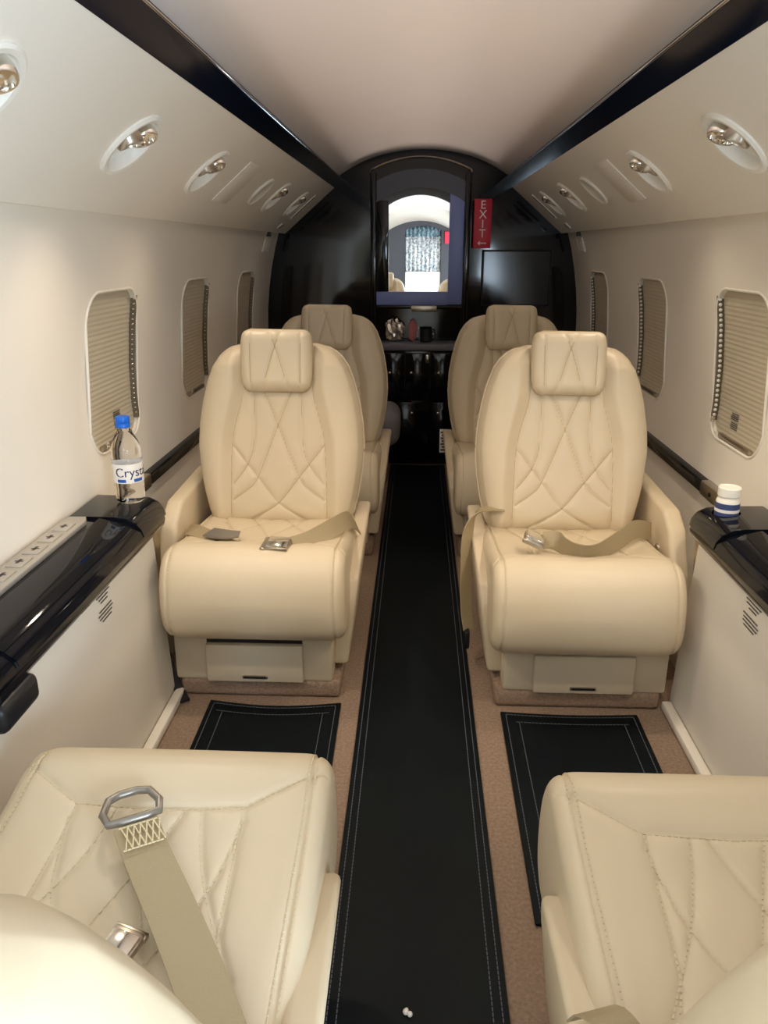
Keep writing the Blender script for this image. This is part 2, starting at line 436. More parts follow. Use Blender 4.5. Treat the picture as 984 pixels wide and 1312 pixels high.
# slate frame bands: right, bottom, top (arched), and a lacquered stile on the hinge side
merge(bm, prism([(UX+0.137, 0.790), (UX+0.206, 0.790), (UX+0.206, 1.34), (UX+0.137, 1.33)], 'y', 3.883, 3.905, 0.003))
frm = from_bm('frame_stile', rel(bm, mr), SLATE, mr, auto=30)
from_bm('frame_rail', rel(prism([(UX-0.212, 0.787), (UX+0.137, 0.787), (UX+0.137, 0.850), (UX-0.212, 0.850)], 'y', 3.880, 3.905, 0.003), mr), SLATE, mr, auto=30)
top = [p for p in arch(0.206, 1.30, 1.345, 1.398)][1:-1]
inner = [p for p in arch(0.206, 1.20, 1.255, 1.318)][1:-1]
from_bm('frame_head', rel(prism(top+inner[::-1], 'y', 3.880, 3.905, 0.0), mr), mat('slate_satin_shaded', srgb(78, 78, 88), 0.4), mr, auto=30)  # head of the slate frame in darker grey, its shade put into the colour
inn2 = [p for p in arch(0.206, 1.20, 1.195, 1.286)][1:-1]
from_bm('inner_arch', rel(prism(inner+inn2[::-1], 'y', 3.886, 3.905, 0.0), mr), BLACK, mr, auto=30)
from_bm('hinge_stile', rel(bm_box(UX-0.206, UX-0.150, 3.884, 3.905, 0.850, 1.262, 0.003), mr), BLACK, mr, auto=30)
from_bm('mirror_glass', rel(prism(arch(0.150, 0.848, 1.25, 1.29), 'y', 3.898, 3.905), mr), MIRROR, mr, auto=30)
# monitor on the bulkhead
mo = thing('monitor', 'flat black monitor mounted on the black bulkhead below the exit sign', 'monitor', (0.475, 3.95, 0.78))
from_bm('bezel', rel(bm_box(0.309, 0.642, 3.925, 3.950, 0.780, 1.043, 0.004), mo), DARK, mo, auto=30)
from_bm('screen', rel(bm_box(0.318, 0.633, 3.922, 3.927, 0.790, 1.034, 0.0), mo), mat('screen_glass', (0.004, 0.004, 0.006, 1), 0.12), mo, auto=30)
# exit sign
es = thing('exit_sign', 'red vertical EXIT sign with white letters and arrow', 'sign', (0.300, 3.885, 1.05))
from_bm('sign_plate', rel(bm_box(0.259, 0.341, 3.872, 3.890, 1.050, 1.268, 0.003), es), RED, es, auto=30)
from_bm('bracket', rel(bm_box(0.262, 0.30, 3.889, 3.949, 1.10, 1.22, 0.0), es), DARK, es)
RX = Matrix.Rotation(R(90), 4, 'X')
for i, ch in enumerate('EXIT'):
    text_mesh('letter', ch, 0.052, WHITEP, es, Matrix.Translation((0, -0.0145, 0.190-i*0.042)) @ RX)
bm = bmesh.new()
bm_box(-0.012, 0.02, -0.0150, -0.0135, 0.020, 0.025, bm=bm); merge(bm, prism([(-0.022, 0.0225), (-0.010, 0.033), (-0.010, 0.012)], 'y', -0.0150, -0.0135))
from_bm('arrow', bm, WHITEP, es)

# ---------------------------------------------------------------- cockpit end (behind the camera, seen in the mirror)
struct(from_bm('wall_front', prism(outl, 'y', Y0-0.05, Y0), WALL, auto=30))
pt = thing('cockpit_partition', 'dark grey arched partition at the cockpit doorway, seen in the mirror', 'partition', (CX, Y0, 0))
def arc_out(hw, zs, zt, n=20):
    h = zt-zs; rad = (hw*hw+h*h)/(2*h); a0 = math.asin(min(1, hw/rad)); return [(CX+rad*math.sin(-a0+2*a0*i/n), zt-rad+rad*math.cos(-a0+2*a0*i/n)) for i in range(n+1)]
oa = arc_out(0.62, 0.90, 1.335); ia = [(p[0]+0.035, p[1]) for p in arc_out(0.20, 1.235, 1.285, 20)]
bm = prism([(CX-0.66, 0.0)]+oa+[(CX+0.66, 0.0), (CX+0.235, 0.0)]+ia[::-1]+[(CX-0.165, 0.0)], 'y', Y0+0.002, Y0+0.05)
from_bm('partition_panel', rel(bm, pt), PARTI, pt, auto=30)
cu = thing('cockpit_curtain', 'speckled grey curtain drawn across the cockpit doorway, seen in the mirror', 'curtain', (CX+0.035, Y0+0.02, 0.7))
def curtain(name, z0, z1, m):
    V, F = [], []; n = 60
    for i in range(n+1):
        x = -0.197+0.394*i/n; y = 0.008*math.sin(i*0.9)
        V += [(x, y, z0-0.7), (x, y, z1-0.7), (x, y-0.004, z0-0.7), (x, y-0.004, z1-0.7)]
    for i in range(n):
        a = 4*i; F += [(a, a+4, a+5, a+1), (a+2, a+3, a+7, a+6), (a+1, a+5, a+7, a+3), (a, a+2, a+6, a+4)]
    return from_data(name, V, F, m, cu)
curtain('curtain_cloth', 0.80, 1.17, SPECK); curtain('curtain_band', 1.17, 1.283, SPECK2)
ld = tag(from_bm('lower_door', bm_box(CX-0.162, CX+0.232, Y0+0.004, Y0+0.034, 0.0, 0.80, 0.003), RING), 'white lower door panel under the cockpit curtain, seen in the mirror', 'door panel')
tag(from_bm('exit_light', bm_box(0.292, 0.345, Y0+0.05, Y0+0.065, 1.10, 1.22, 0.003), mat('red_lamp', srgb(200, 30, 50), 0.4, emit=(srgb(230, 40, 60), 1.5))), 'small glowing red exit light on the grey cockpit partition', 'light')

# ---------------------------------------------------------------- overhead cups
ORD = ['fifth', 'fourth', 'third', 'second', 'first']
def side_word(s): return 'water bottle side' if s < 0 else 'white jar side'
for s in (-1, 1):
    for i, y in enumerate(CUPS[s]):
        t = thing('overhead_light_cup', 'round white overhead cup with chrome lamp and vent, %s from black bulkhead, %s' % (ORD[i], side_word(s)), 'light', group='overhead cups with chrome lamps')
        t.matrix_world = panel_frame(s, y, 0.52)
        lathe('dish', [(0.072, 0.000), (0.0725, 0.004), (0.068, 0.0075), (0.060, 0.0065), (0.0555, 0.000), (0.052, -0.014), (0.036, -0.026), (0.0005, -0.030)], RING, t, 40, False, False)
        d = 1 if s < 0 else -1
        for nm, px, py, rr, h in (('reading_light', 0.020, d*0.022, 0.0270, 0.006), ('air_vent', -0.021, d*0.006, 0.0245, 0.009)):
            o = lathe(nm, [(rr, -0.028), (rr, h-0.004), (rr-0.002, h), (rr-0.005, h), (rr-0.006, h-0.006), (rr*0.35, h-0.006), (rr*0.3, h-0.002), (0.0005, h-0.002)], NICKEL if nm == 'air_vent' else CHROME, t, 28, True, False, loc=(px, py, 0))
            o.rotation_euler = (R(18)*d, R(10) if nm == 'air_vent' else R(-12), 0)
    # blank oval cover, hatch, slots
    t = tag(lathe('oval_cover', [(0.058, 0.0005), (0.0585, 0.005), (0.054, 0.008), (0.050, 0.0055), (0.0005, 0.0045)], RING, None, 40, True, False), 'plain round white cover between hatch and chrome cups, %s' % side_word(s), 'cover', 'blank overhead covers')
    t.matrix_world = panel_frame(s, OVALS[s], 0.52)
    h = thing('overhead_hatch', 'square flush hatch panel in the overhead panel, %s' % side_word(s), 'hatch', group='overhead hatches'); h.matrix_world = panel_frame(s, HATCH[s], 0.52)
    box('hatch_door', -0.085, 0.085, -0.075, 0.075, 0.0003, 0.0035, PANELM, h, 0.0015)
    t = thing('slot_vent', 'narrow dark slot at the bulkhead end of overhead panel, %s' % side_word(s), 'vent', group='overhead slots'); t.matrix_world = panel_frame(s, 3.68, 0.52)
    box('slot_frame', -0.016, 0.016, -0.075, 0.075, 0.0003, 0.004, RING, t, 0.001); box('slot_opening', -0.007, 0.007, -0.066, 0.066, 0.0035, 0.005, DARK, t, 0)
    t = thing('overhead_switch', 'small dark switch at overhead panel lower corner, %s' % side_word(s), 'switch', group='overhead switches'); t.matrix_world = panel_frame(s, 3.62, 0.13)
    box('switch_frame', -0.030, 0.030, -0.016, 0.016, 0.0003, 0.004, RING, t, 0.001); box('switch_face', -0.024, 0.024, -0.011, 0.011, 0.0035, 0.006, NICKEL, t, 0.001)
    # wall notice plate
    t = thing('notice_plate', 'small framed notice plate on wall beside the bulkhead, %s' % side_word(s), 'sign', (CX+s*(wall_a(1.065)-0.005), 3.67, 1.065), (0, s*-0.30, 0), group='wall notice plates')
    box('plate', -0.003, 0.003, -0.060, 0.060, -0.032, 0.032, WALL, t, 0.001)
    xx = -s*0.0035
    bm = bmesh.new()
    for (a, b, c, d_) in ((-0.058, 0.058, 0.027, 0.031), (-0.058, 0.058, -0.031, -0.027), (-0.058, -0.053, -0.031, 0.031), (0.053, 0.058, -0.031, 0.031)):
        bm_box(xx-0.001, xx+0.001, a, b, c, d_, bm=bm)
    from_bm('plate_border', bm, RING, t)
    bm = bmesh.new()
    bm_box(xx-0.001, xx+0.001, -0.012, -0.006, -0.016, 0.016, bm=bm); bm_box(xx-0.001, xx+0.001, 0.004, 0.010, -0.016, 0.010, bm=bm); bm_box(xx-0.001, xx+0.001, -0.008, 0.022, -0.014, -0.004, bm=bm)
    from_bm('pictogram', bm, RING, t)
    tag(box('wall_clip', CX+s*(wall_a(1.115)-0.012), CX+s*(wall_a(1.115)+0.01), 3.655, 3.685, 1.100, 1.124, DARK, None, 0.002), 'tiny dark clip above the wall notice plate, %s' % side_word(s), 'clip', 'wall clips')

# ---------------------------------------------------------------- lower side boxes, baseboards, ledges, wall rails
END = {-1: 1.690, 1: 1.670}
for s in (-1, 1):
    e = END[s]
    nm = 'water bottle' if s < 0 else 'white jar'
    pts = [(CX+s*0.604, 0.0), (CX+s*0.606, 0.05), (CX+s*0.612, 0.20), (CX+s*0.622, 0.427), (CX+s*0.740, 0.427), (CX+s*0.700, 0.22), (CX+s*0.665, 0.0)]
    sp = bpy.data.objects.new('trim_5' if s < 0 else 'trim_6', None); COL.objects.link(sp); sp.location = (CX+s*0.62, 0.8, 0); struct(sp)
    from_bm('panel_body', rel(prism(pts, 'y', -0.15, e-(0.045 if s < 0 else 0.02), 0.008, 3), sp), WALL, sp, auto=40)
    bm = bmesh.new()                                      # printed notice, too small to read
    for q in range(8):
        L = (0.050, 0.062, 0.045, 0.03, 0.055, 0.066, 0.06, 0.04)[q]; z = 0.425-q*0.0072-(0.008 if q > 3 else 0)
        a = 0.6115+0.0098*(z-0.2)/0.23; xx = CX+s*(a-0.0008)
        y_ = 1.335-L/2
        while y_ < 1.335+L/2:
            d_ = random.uniform(0.004, 0.009); bm_box(min(xx, xx-s*.0010), max(xx, xx-s*.0010), y_, y_+d_, z-0.0011, z+0.0011, bm=bm); y_ += d_+0.002
    from_bm('printed_notice', rel(bm, sp), INK, sp)['kind'] = 'stuff'
    struct(box('baseboard_left' if s < 0 else 'baseboard_right', CX+s*0.580, CX+s*0.604, -0.15, e-0.04, 0.0, 0.022, WALL, None, 0.006))
    # ledge
    lg = thing('side_ledge', 'gloss black side ledge holding the %s' % nm, 'ledge', (CX+s*0.66, 0.9, 0.43))
    P = [(0.614, 0.428), (0.604, 0.438), (0.601, 0.452), (0.606, 0.468), (0.622, 0.484), (0.652, 0.495), (0.70, 0.502), (0.758, 0.506), (0.750, 0.428)]
    bm = prism([(CX+s*a, z) for a, z in P], 'y', 0.50, e)
    ed = [g for g in bm.edges if abs(g.verts[0].co.y-e) < 1e-5 and abs(g.verts[1].co.y-e) < 1e-5]
    bmesh.ops.bevel(bm, geom=ed, offset=0.016, segments=4, profile=0.5, affect='EDGES')
    from_bm('ledge_body', rel(bm, lg), LEDGE, lg, auto=50)
    # table lid: raised skin with a seam at each end
    Q = [(0.5985, 0.462), (0.603, 0.4745), (0.621, 0.4885), (0.652, 0.4995), (0.690, 0.5055)]
    lid = prism([(CX+s*a, z) for a, z in Q]+[(CX+s*0.690, 0.498), (CX+s*0.652, 0.490), (CX+s*0.625, 0.478), (CX+s*0.612, 0.462)], 'y', 0.98, e-0.17, 0.0)
    from_bm('table_lid', rel(lid, lg), LEDGE, lg, auto=50)
    lid2 = prism([(CX+s*a, z) for a, z in Q]+[(CX+s*0.690, 0.498), (CX+s*0.652, 0.490), (CX+s*0.625, 0.478), (CX+s*0.612, 0.462)], 'y', 0.54, 0.970, 0.0)
    from_bm('table_lid', rel(lid2, lg), LEDGE, lg, auto=50)
    K = [(0.5985, 0.462), (0.602, 0.477), (0.614, 0.493), (0.634, 0.503), (0.66, 0.5065), (0.755, 0.508)]
    cap = prism([(CX+s*a, z) for a, z in K]+[(CX+s*0.752, 0.47), (CX+s*0.66, 0.46), (CX+s*0.615, 0.452)], 'y', e-0.165, e+0.002)
    ed = [g for g in cap.edges if abs(g.verts[0].co.y-e-0.002) < 1e-5 and abs(g.verts[1].co.y-e-0.002) < 1e-5]
    bmesh.ops.bevel(cap, geom=ed, offset=0.018, segments=4, profile=0.5, affect='EDGES')
    cp_ = from_bm('end_cap', cap, LEDGE, None, auto=50)
    if s > 0:                                              # the jar stands in a real well
        cyl = from_bm('cut', bm_lathe([(0.029, 0.484), (0.029, 0.55)], 40), None); cyl.location = (CX+0.660, e-0.055, 0)
        cyl2 = from_bm('cut', bm_lathe([(0.0291, 0.4835), (0.0291, 0.55)], 40), None); cyl2.location = Vector((CX+0.660, e-0.055, 0))-lg.location
        body = [c for c in lg.children if c.name.startswith('ledge_body')][0]; body.parent = None
        apply_cut(body, [cyl2])
        apply_cut(cp_, [cyl]); body.parent = lg
    cp_.data.transform(Matrix.Translation(-lg.location)); cp_.parent = lg; cp_.data.set_sharp_from_angle(angle=R(40))
    kp = from_bm('keypad', rel(prism([(CX+s*0.705, 1.10), (CX+s*0.705, 1.49), (CX+s*0.715, 1.515), (CX+s*0.750, 1.515), (CX+s*0.757, 1.49), (CX+s*0.757, 1.10)], 'z', 0.500, 0.5115, 0.002), lg), GREYM if s < 0 else BLACK, lg, auto=40)
    if s < 0:
        for q in range(6):
            yy = 1.135+q*0.062
            k = from_bm('button', rel(bm_box(CX-0.748, CX-0.716, yy-0.024, yy+0.024, 0.5095, 0.5145, 0.003), lg), GREYM, kp, auto=40)
            mk = bmesh.new()
            bm_box(CX-0.735, CX-0.729, yy-0.010, yy+0.010, 0.5140, 0.5149, bm=mk); bm_box(CX-0.740, CX-0.724, yy-0.002, yy+0.002, 0.5140, 0.5149, bm=mk)
            from_bm('button_mark', rel(mk, lg), INK, kp)
        from_bm('table_latch', rel(bm_box(-0.612, -0.575, 0.91, 1.02, 0.388, 0.436, 0.014, 4), lg), DARK, lg, auto=40)
    br = prism([(e-0.045, 0.43), (e+0.004, 0.43), (e-0.012, 0.34), (e-0.022, 0.30), (e-0.030, 0.34)], 'x', CX+s*0.622, CX+s*0.640, 0.003)
    from_bm('support_bracket', rel(br, lg), NICKEL, lg, auto=40)
    # black rail on the wall with a nickel end bracket
    rl = thing('wall_rail', 'black rail along the wall above the %s ledge with nickel end bracket' % nm, 'rail', (CX+s*0.748, 2.6, 0.45))
    from_bm('rail_bar', rel(bm_box(min(CX+s*0.738, CX+s*0.766), max(CX+s*0.738, CX+s*0.766), 1.98, 3.93, 0.436, 0.470, 0.004), rl), BLACK, rl, auto=40)
    from_bm('end_bracket', rel(bm_box(min(CX+s*0.735, CX+s*0.766), max(CX+s*0.735, CX+s*0.766), 1.82, 1.985, 0.433, 0.472, 0.005), rl), NICKEL, rl, auto=40)
    b = from_bm('screw', bm_lathe([(0.006, 0), (0.006, 0.003), (0.004, 0.004)], 12), DARK, rl, auto=40); b.rotation_euler = (0, R(-90*s), 0); b.location = (s*-0.0125, -0.69, 0.003)

# ================================================================ seats
def gauss_groove(X, Z, lines, depth, w1=0.0032, w2=0.013):
    G = np.zeros_like(X)
    for ln in lines:
        P = np.array(ln)
        D = np.full(X.shape, 9.0)
        for a, b in zip(P[:-1], P[1:]):
            ab = b-a; L2 = ab@ab+1e-12
            t = np.clip(((X-a[0])*ab[0]+(Z-a[1])*ab[1])/L2, 0, 1)
            D = np.minimum(D, np.hypot(X-a[0]-t*ab[0], Z-a[1]-t*ab[1]))
        G = np.maximum(G, 0.62*np.exp(-(D/w1)**2)+0.38*np.exp(-(D/w2)**2))
    return -depth*G
def grid_faces(nu, nv, off=0, flip=False):
    F = []
    for j in range(nv-1):
        for i in range(nu-1):
            a = off+j*nu+i; q = (a, a+1, a+nu+1, a+nu)
            F.append(q[::-1] if flip else q)
    return F
def pillow_mesh(name, wfun, z0, z1, Tf, Tb, rad, nu, nv, disp=None):
    """closed cushion: outline half-width wfun(t); front at -y"""
    su = np.linspace(-1, 1, nu); U = np.sin(su*np.pi/2)*0.6+su*0.4
    tt = np.linspace(0, 1, nv); T = 0.6*(0.5-0.5*np.cos(np.pi*tt))+0.4*tt
    Wv = np.array([wfun(t) for t in T])
    X = U[None, :]*Wv[:, None]; Z = (z0+(z1-z0)*T)[:, None]+0*X
    # outline polygon for edge distance
    Tq = np.linspace(0, 1, 90); wq = np.array([wfun(t) for t in Tq]); zq = z0+(z1-z0)*Tq
    poly = list(zip(wq, zq))+list(zip(-wq[::-1], zq[::-1])); poly.append(poly[0]); P = np.array(poly)
    D = np.full(X.shape, 9.0)
    for a, b in zip(P[:-1], P[1:]):
        ab = b-a; L2 = ab@ab+1e-12
        t = np.clip(((X-a[0])*ab[0]+(Z-a[1])*ab[1])/L2, 0, 1)
        D = np.minimum(D, np.hypot(X-a[0]-t*ab[0], Z-a[1]-t*ab[1]))
    q = np.clip(D/rad, 0, 1); prof = np.sqrt(np.clip(1-(1-q)**2, 0, 1))
    front = Tf*prof
    if disp is not None: front = front+disp(X, Z)*np.clip(D/0.012, 0, 1)
    back = Tb*np.sqrt(np.clip(1-(1-np.clip(D/(rad*1.1), 0, 1))**2, 0, 1))
    n = nu*nv
    V = np.concatenate([np.stack([X, -front, Z], -1).reshape(-1, 3), np.stack([X, back, Z], -1).reshape(-1, 3)])
    F = grid_faces(nu, nv)+grid_faces(nu, nv, n, True)
    me = bpy.data.meshes.new(name); me.from_pydata(V.tolist(), [], F); me.update()
    bm = bmesh.new(); bm.from_mesh(me); bmesh.ops.remove_doubles(bm, verts=bm.verts[:], dist=0.00012)
    bmesh.ops.dissolve_degenerate(bm, edges=bm.edges[:], dist=0.00005)
    bmesh.ops.recalc_face_normals(bm, faces=bm.faces[:]); bm.to_mesh(me); bm.free()
    for p in me.polygons: p.use_smooth = True
    me.materials.append(LEATHER)
    return me
mir = lambda L: [[(-x, z) for x, z in l] for l in L]
def sp2(l, n=8): return [tuple(p) for p in smooth_path(l, n)]
# backrest
HB = 0.50
wt = [(0, .150), (.012, .170), (.04, .187), (.10, .199), (.2, .211), (.32, .221), (.45, .226), (.58, .222), (.70, .212), (.80, .199), (.88, .184), (.935, .166), (.97, .146), (.99, .125), (1, .098)]
wB = lambda t: float(np.interp(t, [p[0] for p in wt], [p[1] for p in wt]))
cv = lambda cx, cy: ((cx-520)/322*0.225, (910-cy)/760*HB)
back_lines = [sp2([cv(388, 150), cv(386, 345), cv(345, 530), cv(335, 740), cv(334, 905)]),
              sp2([cv(430, 330), cv(427, 540), cv(400, 640), cv(343, 722)]),
              sp2([cv(466, 340), cv(520, 480), cv(600, 690), cv(640, 742), cv(697, 785)]),
              sp2([cv(343, 558), cv(440, 690), cv(520, 795), cv(600, 850), cv(672, 895)])]
back_lines += mir(back_lines)
def pan(Z): return np.interp(Z, [0, .11, .25, .37, .5], [.130, .129, .122, .094, .092])
def back_disp(X, Z):
    p = pan(Z); e = np.clip((np.abs(X)-p)/0.035, 0, 1); e = e*e*(3-2*e)
    return 0.016*e*np.clip((HB-Z)/0.06, 0, 1)+gauss_groove(X, Z, back_lines, 0.0062, 0.0034)
ME_BACK = pillow_mesh('backrest', wB, 0, HB, 0.058, 0.055, 0.060, 150, 170, back_disp)
ht = [(0, .070), (.03, .080), (.10, .089), (.25, .0935), (.5, .094), (.80, .0935), (.92, .090), (.97, .083), (1, .068)]
wH = lambda t: float(np.interp(t, [p[0] for p in ht], [p[1] for p in ht]))
ch = lambda cx, cy: ((cx-520)/322*0.225, (350-cy)/240*0.160)
head_lines = [sp2([ch(550, 105), ch(517, 185), ch(470, 345)]), sp2([ch(425, 105), ch(428, 345)])]; head_lines += mir(head_lines)
ME_HEAD = pillow_mesh('headrest', wH, 0, 0.160, 0.030, 0.052, 0.030, 70, 70, lambda X, Z: gauss_groove(X, Z, head_lines, 0.0042, 0.0030, 0.010))
# seat cushion
CW = 0.212
prof = [(.60, .335), (.50, .340), (.42, .347), (.33, .356), (.24, .365), (.17, .375), (.12, .386), (.090, .391), (.058, .384), (.030, .362), (.010, .325), (.001, .280), (.001, .240), (.012, .203), (.040, .177), (.08, .168), (.20, .166), (.60, .166)]
PR = np.array(smooth_path(prof, 12))
cl = np.concatenate([[0], np.cumsum(np.hypot(*np.diff(PR, axis=0).T))])
ss = np.concatenate([np.linspace(0, 0.57, 140), np.linspace(0.575, 0.90, 60), np.linspace(0.915, cl[-1], 12)])
PY = np.interp(ss, cl, PR[:, 0]); PZ = np.interp(ss, cl, PR[:, 1])
ty = np.gradient(PY, ss); tz = np.gradient(PZ, ss); ll = np.hypot(ty, tz); NY, NZ = -tz/ll*-1, ty/ll*-1   # outward normal
if NZ[5] < 0: NY, NZ = -NY, -NZ
cush_lines = [sp2([(.206, .090), (.188, .104), (.150, .130), (.110, .156)], 5), [(.110, .156), (0, .161)],
              sp2([(.108, .158), (.111, .24), (.118, .335), (.140, .40), (.16, .47)], 5),
              sp2([(.055, .163), (.070, .225), (.095, .290), (.140, .380)], 5),
              sp2([(.112, .175), (.092, .270), (.060, .335), (.012, .430)], 5),
              sp2([(.034, .162), (.0, .245), (-.042, .350), (-.085, .45)], 5)]
cush_lines += mir(cush_lines)
def cush_top(x, y):
    """surface height of the cushion top (for laying things on it)"""
    z = float(np.interp(y, PR[:92, 0][::-1], PR[:92, 1][::-1]))
    return z+float(cush_disp(np.array([[x]]), np.array([[y]]), np.array([[1.0]]))[0, 0])
def cush_disp(X, Y, topm):
    g = gauss_groove(X, Y, cush_lines, 0.0050, 0.0030, 0.013)*topm
    side = np.abs(np.abs(X)-0.189); g2 = -0.0035*np.exp(-(side/0.0028)**2)-0.0015*np.exp(-(side/0.010)**2)
    dish = -0.006*np.clip(1-(X/0.17)**2, 0, 1)*np.clip((Y-0.14)/0.08, 0, 1)*topm
    return g+g2+dish
nu = 130
su = np.linspace(-1, 1, nu); XX = (np.sin(su*np.pi/2)*0.55+su*0.45)*CW
X = XX[None, :]+0*PY[:, None]; Yc = PY[:, None]+0*X; Zc = PZ[:, None]+0*X
topm = ((NZ[:, None] > 0.35) & (Yc > 0.02)).astype(float)+0*X
dd = CW-np.abs(X); rr = 0.032; inset = rr*(1-np.sqrt(np.clip(1-(1-np.clip(dd/rr, 0, 1))**2, 0, 1)))
ds = cush_disp(X, Yc, topm)-inset
bell = 0.006*np.clip(1-(X/0.21)**2, 0, 1)*np.clip(1-np.abs(Zc-0.28)/0.12, 0, 1)*(Yc < 0.08)
ds = ds+bell
V = np.stack([X, Yc+NY[:, None]*ds, Zc+NZ[:, None]*ds], -1).reshape(-1, 3)
nv = len(PY); F = grid_faces(nu, nv)
F.append(tuple(j*nu for j in range(nv))); F.append(tuple(j*nu+nu-1 for j in range(nv))[::-1])
ME_CUSH = bpy.data.meshes.new('cushion'); ME_CUSH.from_pydata(V.tolist(), [], F); ME_CUSH.update()
bm = bmesh.new(); bm.from_mesh(ME_CUSH)
bmesh.ops.recalc_face_normals(bm, faces=bm.faces[:]); bm.to_mesh(ME_CUSH); bm.free()
for p in ME_CUSH.polygons: p.use_smooth = True
ME_CUSH.materials.append(LEATHER)
# stitches on the cushion
st = []
for l in cush_lines:
    st.append([(x+0.0022, y, cush_top(x, y)+0.0016) for x, y in l if y < 0.46 and abs(x) < 0.185])
for sx in (-1, 1):
    for off, dn in ((0.185, -0.0012), (0.193, -0.0048)):
        st.append([(sx*off, float(PY[j]+NY[j]*dn), float(PZ[j]+NZ[j]*dn)) for j in range(0, 172, 2)])
_t = dashes('stitching', st, STITCH, None, 0.0075, 0.0048, 0.0010); ME_STIT = _t.data; bpy.data.objects.remove(_t)
# thread lying in the back's quilting grooves
def back_front(x, z):
    X = np.array([[x]]); Z = np.array([[z]]); return -(0.058+float(back_disp(X, Z)[0, 0]))
bs = [[(x, back_front(x, z)-0.0003, z) for x, z in l if z < 0.40 and z > 0.03] for l in back_lines]
_t = dashes('stitching', [b for b in bs if len(b) > 2], SEAMD, None, 0.0045, 0.0047, 0.0011, (0, -1, 0)); ME_BST = _t.data; bpy.data.objects.remove(_t)
hs = [[(x, -(0.030-0.0042)-0.0004, z) for x, z in l if 0.022 < z < 0.138] for l in head_lines]
_t = dashes('stitching', hs, SEAMD, None, 0.0045, 0.0047, 0.0010, (0, -1, 0)); ME_HST = _t.data; bpy.data.objects.remove(_t)
# piping around back and headrest
Tq = np.linspace(0, 1, 60)
lo = [(wB(t)*0.999, 0.006, HB*t) for t in Tq]+[(-wB(t)*0.999, 0.006, HB*t) for t in Tq[::-1]]
_t = tube('piping', lo, 0.0035, LEATHER, None, 6, True); ME_PIPE = _t.data; bpy.data.objects.remove(_t)
lo = [(wH(t)*0.99, 0.004, 0.16*t) for t in Tq[::2]]+[(-wH(t)*0.99, 0.004, 0.16*t) for t in Tq[::-2]]
_t = tube('piping', lo, 0.0030, SEAMD, None, 6, True); ME_HPIPE = _t.data; bpy.data.objects.remove(_t)

def arm_mesh(o):
    """aisle-side arm panel, leaning out at the top; o = -1 when the wall is at -x"""
    bm = prism([(.145, .065), (.150, .240), (.170, .290), (.200, .302), (.535, .372), (.545, .065)], 'x', 0, 1)
    for v in bm.verts:
        t = (v.co.z-.065)/.30
        base = 0.163+0.037*t; th = 0.042
        v.co.x = -o*(base+th*v.co.x)
    bmesh.ops.recalc_face_normals(bm, faces=bm.faces[:])
    bmesh.ops.bevel(bm, geom=bm.edges[:], offset=0.010, segments=3, profile=0.5, affect='EDGES')
    return bm
def seat(label, cx, yf, near, o, recline, zoff=0.0, backy=0.455):
    t = thing('passenger_seat', label, 'seat', (cx, yf, 0), (0, 0, math.pi if near else 0), 'cream leather cabin seats')
    q = -o if near else o                                   # local side of the wall
    # base, drawer, plinth
    bx0, bx1 = (q*0.214, -q*0.172)
    bp = bm_box(min(bx0, bx1), max(bx0, bx1), 0.095, 0.50, 0.045, 0.185, 0.008, 2)
    from_bm('base', bp, VINYL, t, auto=40)
    dc = q*0.015
    dr = box('drawer', dc-0.118, dc+0.118, 0.078, 0.104, 0.050, 0.150, VINYL, t, 0.005)
    hd = box('handle', dc-0.031, dc+0.031, 0.076, 0.081, 0.060, 0.070, NICKEL, dr, 0.002)
    box('handle_slot', dc-0.027, dc+0.027, 0.0748, 0.0765, 0.0625, 0.0675, DARK, hd, 0)
    box('shadow_gap', dc-0.116, dc+0.116, 0.093, 0.096, 0.148, 0.158, DARK, dr, 0)
    box('plinth', q*0.205, -q*0.190, 0.094, 0.50, 0.0, 0.048, CARPET, t, 0.012, 3)
    c = link('cushion', ME_CUSH, LEATHER, t); c.location.z = zoff
    s_ = link('stitching', ME_STIT, STITCH, c, smooth=False); s_['kind'] = 'stuff'
    b = link('backrest', ME_BACK, LEATHER, t); b.location = (0, backy, 0.315); b.rotation_euler = (-R(recline), 0, 0)
    link('piping', ME_PIPE, LEATHER, b)
    link('stitching', ME_BST, SEAMD, b, smooth=False)['kind'] = 'stuff'
    h = link('headrest', ME_HEAD, LEATHER, b); h.location = (0, -0.066, 0.372)
    link('stitching', ME_HST, SEAMD, h, smooth=False)['kind'] = 'stuff'
    link('piping', ME_HPIPE, SEAMD, b).location = (0, -0.066, 0.372)
    from_bm('aisle_arm', arm_mesh(q), LEATHER, t, auto=50)
    pa = prism([(.19, .23), (.19, .30), (.25, .39 if near else .405), (.31, .415 if near else .440), (.62, .420 if near else .450), (.62, .20)], 'x', q*(0.214 if near else 0.226), q*(0.240 if near else 0.270), 0.011, 3)
    wa = from_bm('wall_arm', pa, LEATHER, t, auto=50)
    k = from_bm('recline_button', bm_lathe([(0.012, 0), (0.012, 0.003), (0.009, 0.005), (0.007, 0.003), (0.0005, 0.003)], 18), CHROME, wa, auto=40)
    k.location = (q*(0.214 if near else 0.226), 0.31, 0.335); k.rotation_euler = (0, R(-90*q), 0)
    return t
S_ML = seat('cream leather seat with a loose lap belt, beside the ledge with the water bottle', -0.367, 1.545, False, -1, 11, 0.012)
S_MR = seat('cream leather seat with a strap hanging over its arm, beside the white jar', 0.388, 1.525, False, 1, 11, 0.0)
S_FL = seat('cream seat behind the seat beside the water bottle, near the black bulkhead', -0.338, 2.475, False, -1, 9)
S_FR = seat('cream seat in front of the black monitor, behind the seat with hanging strap', 0.348, 2.475, False, 1, 9)
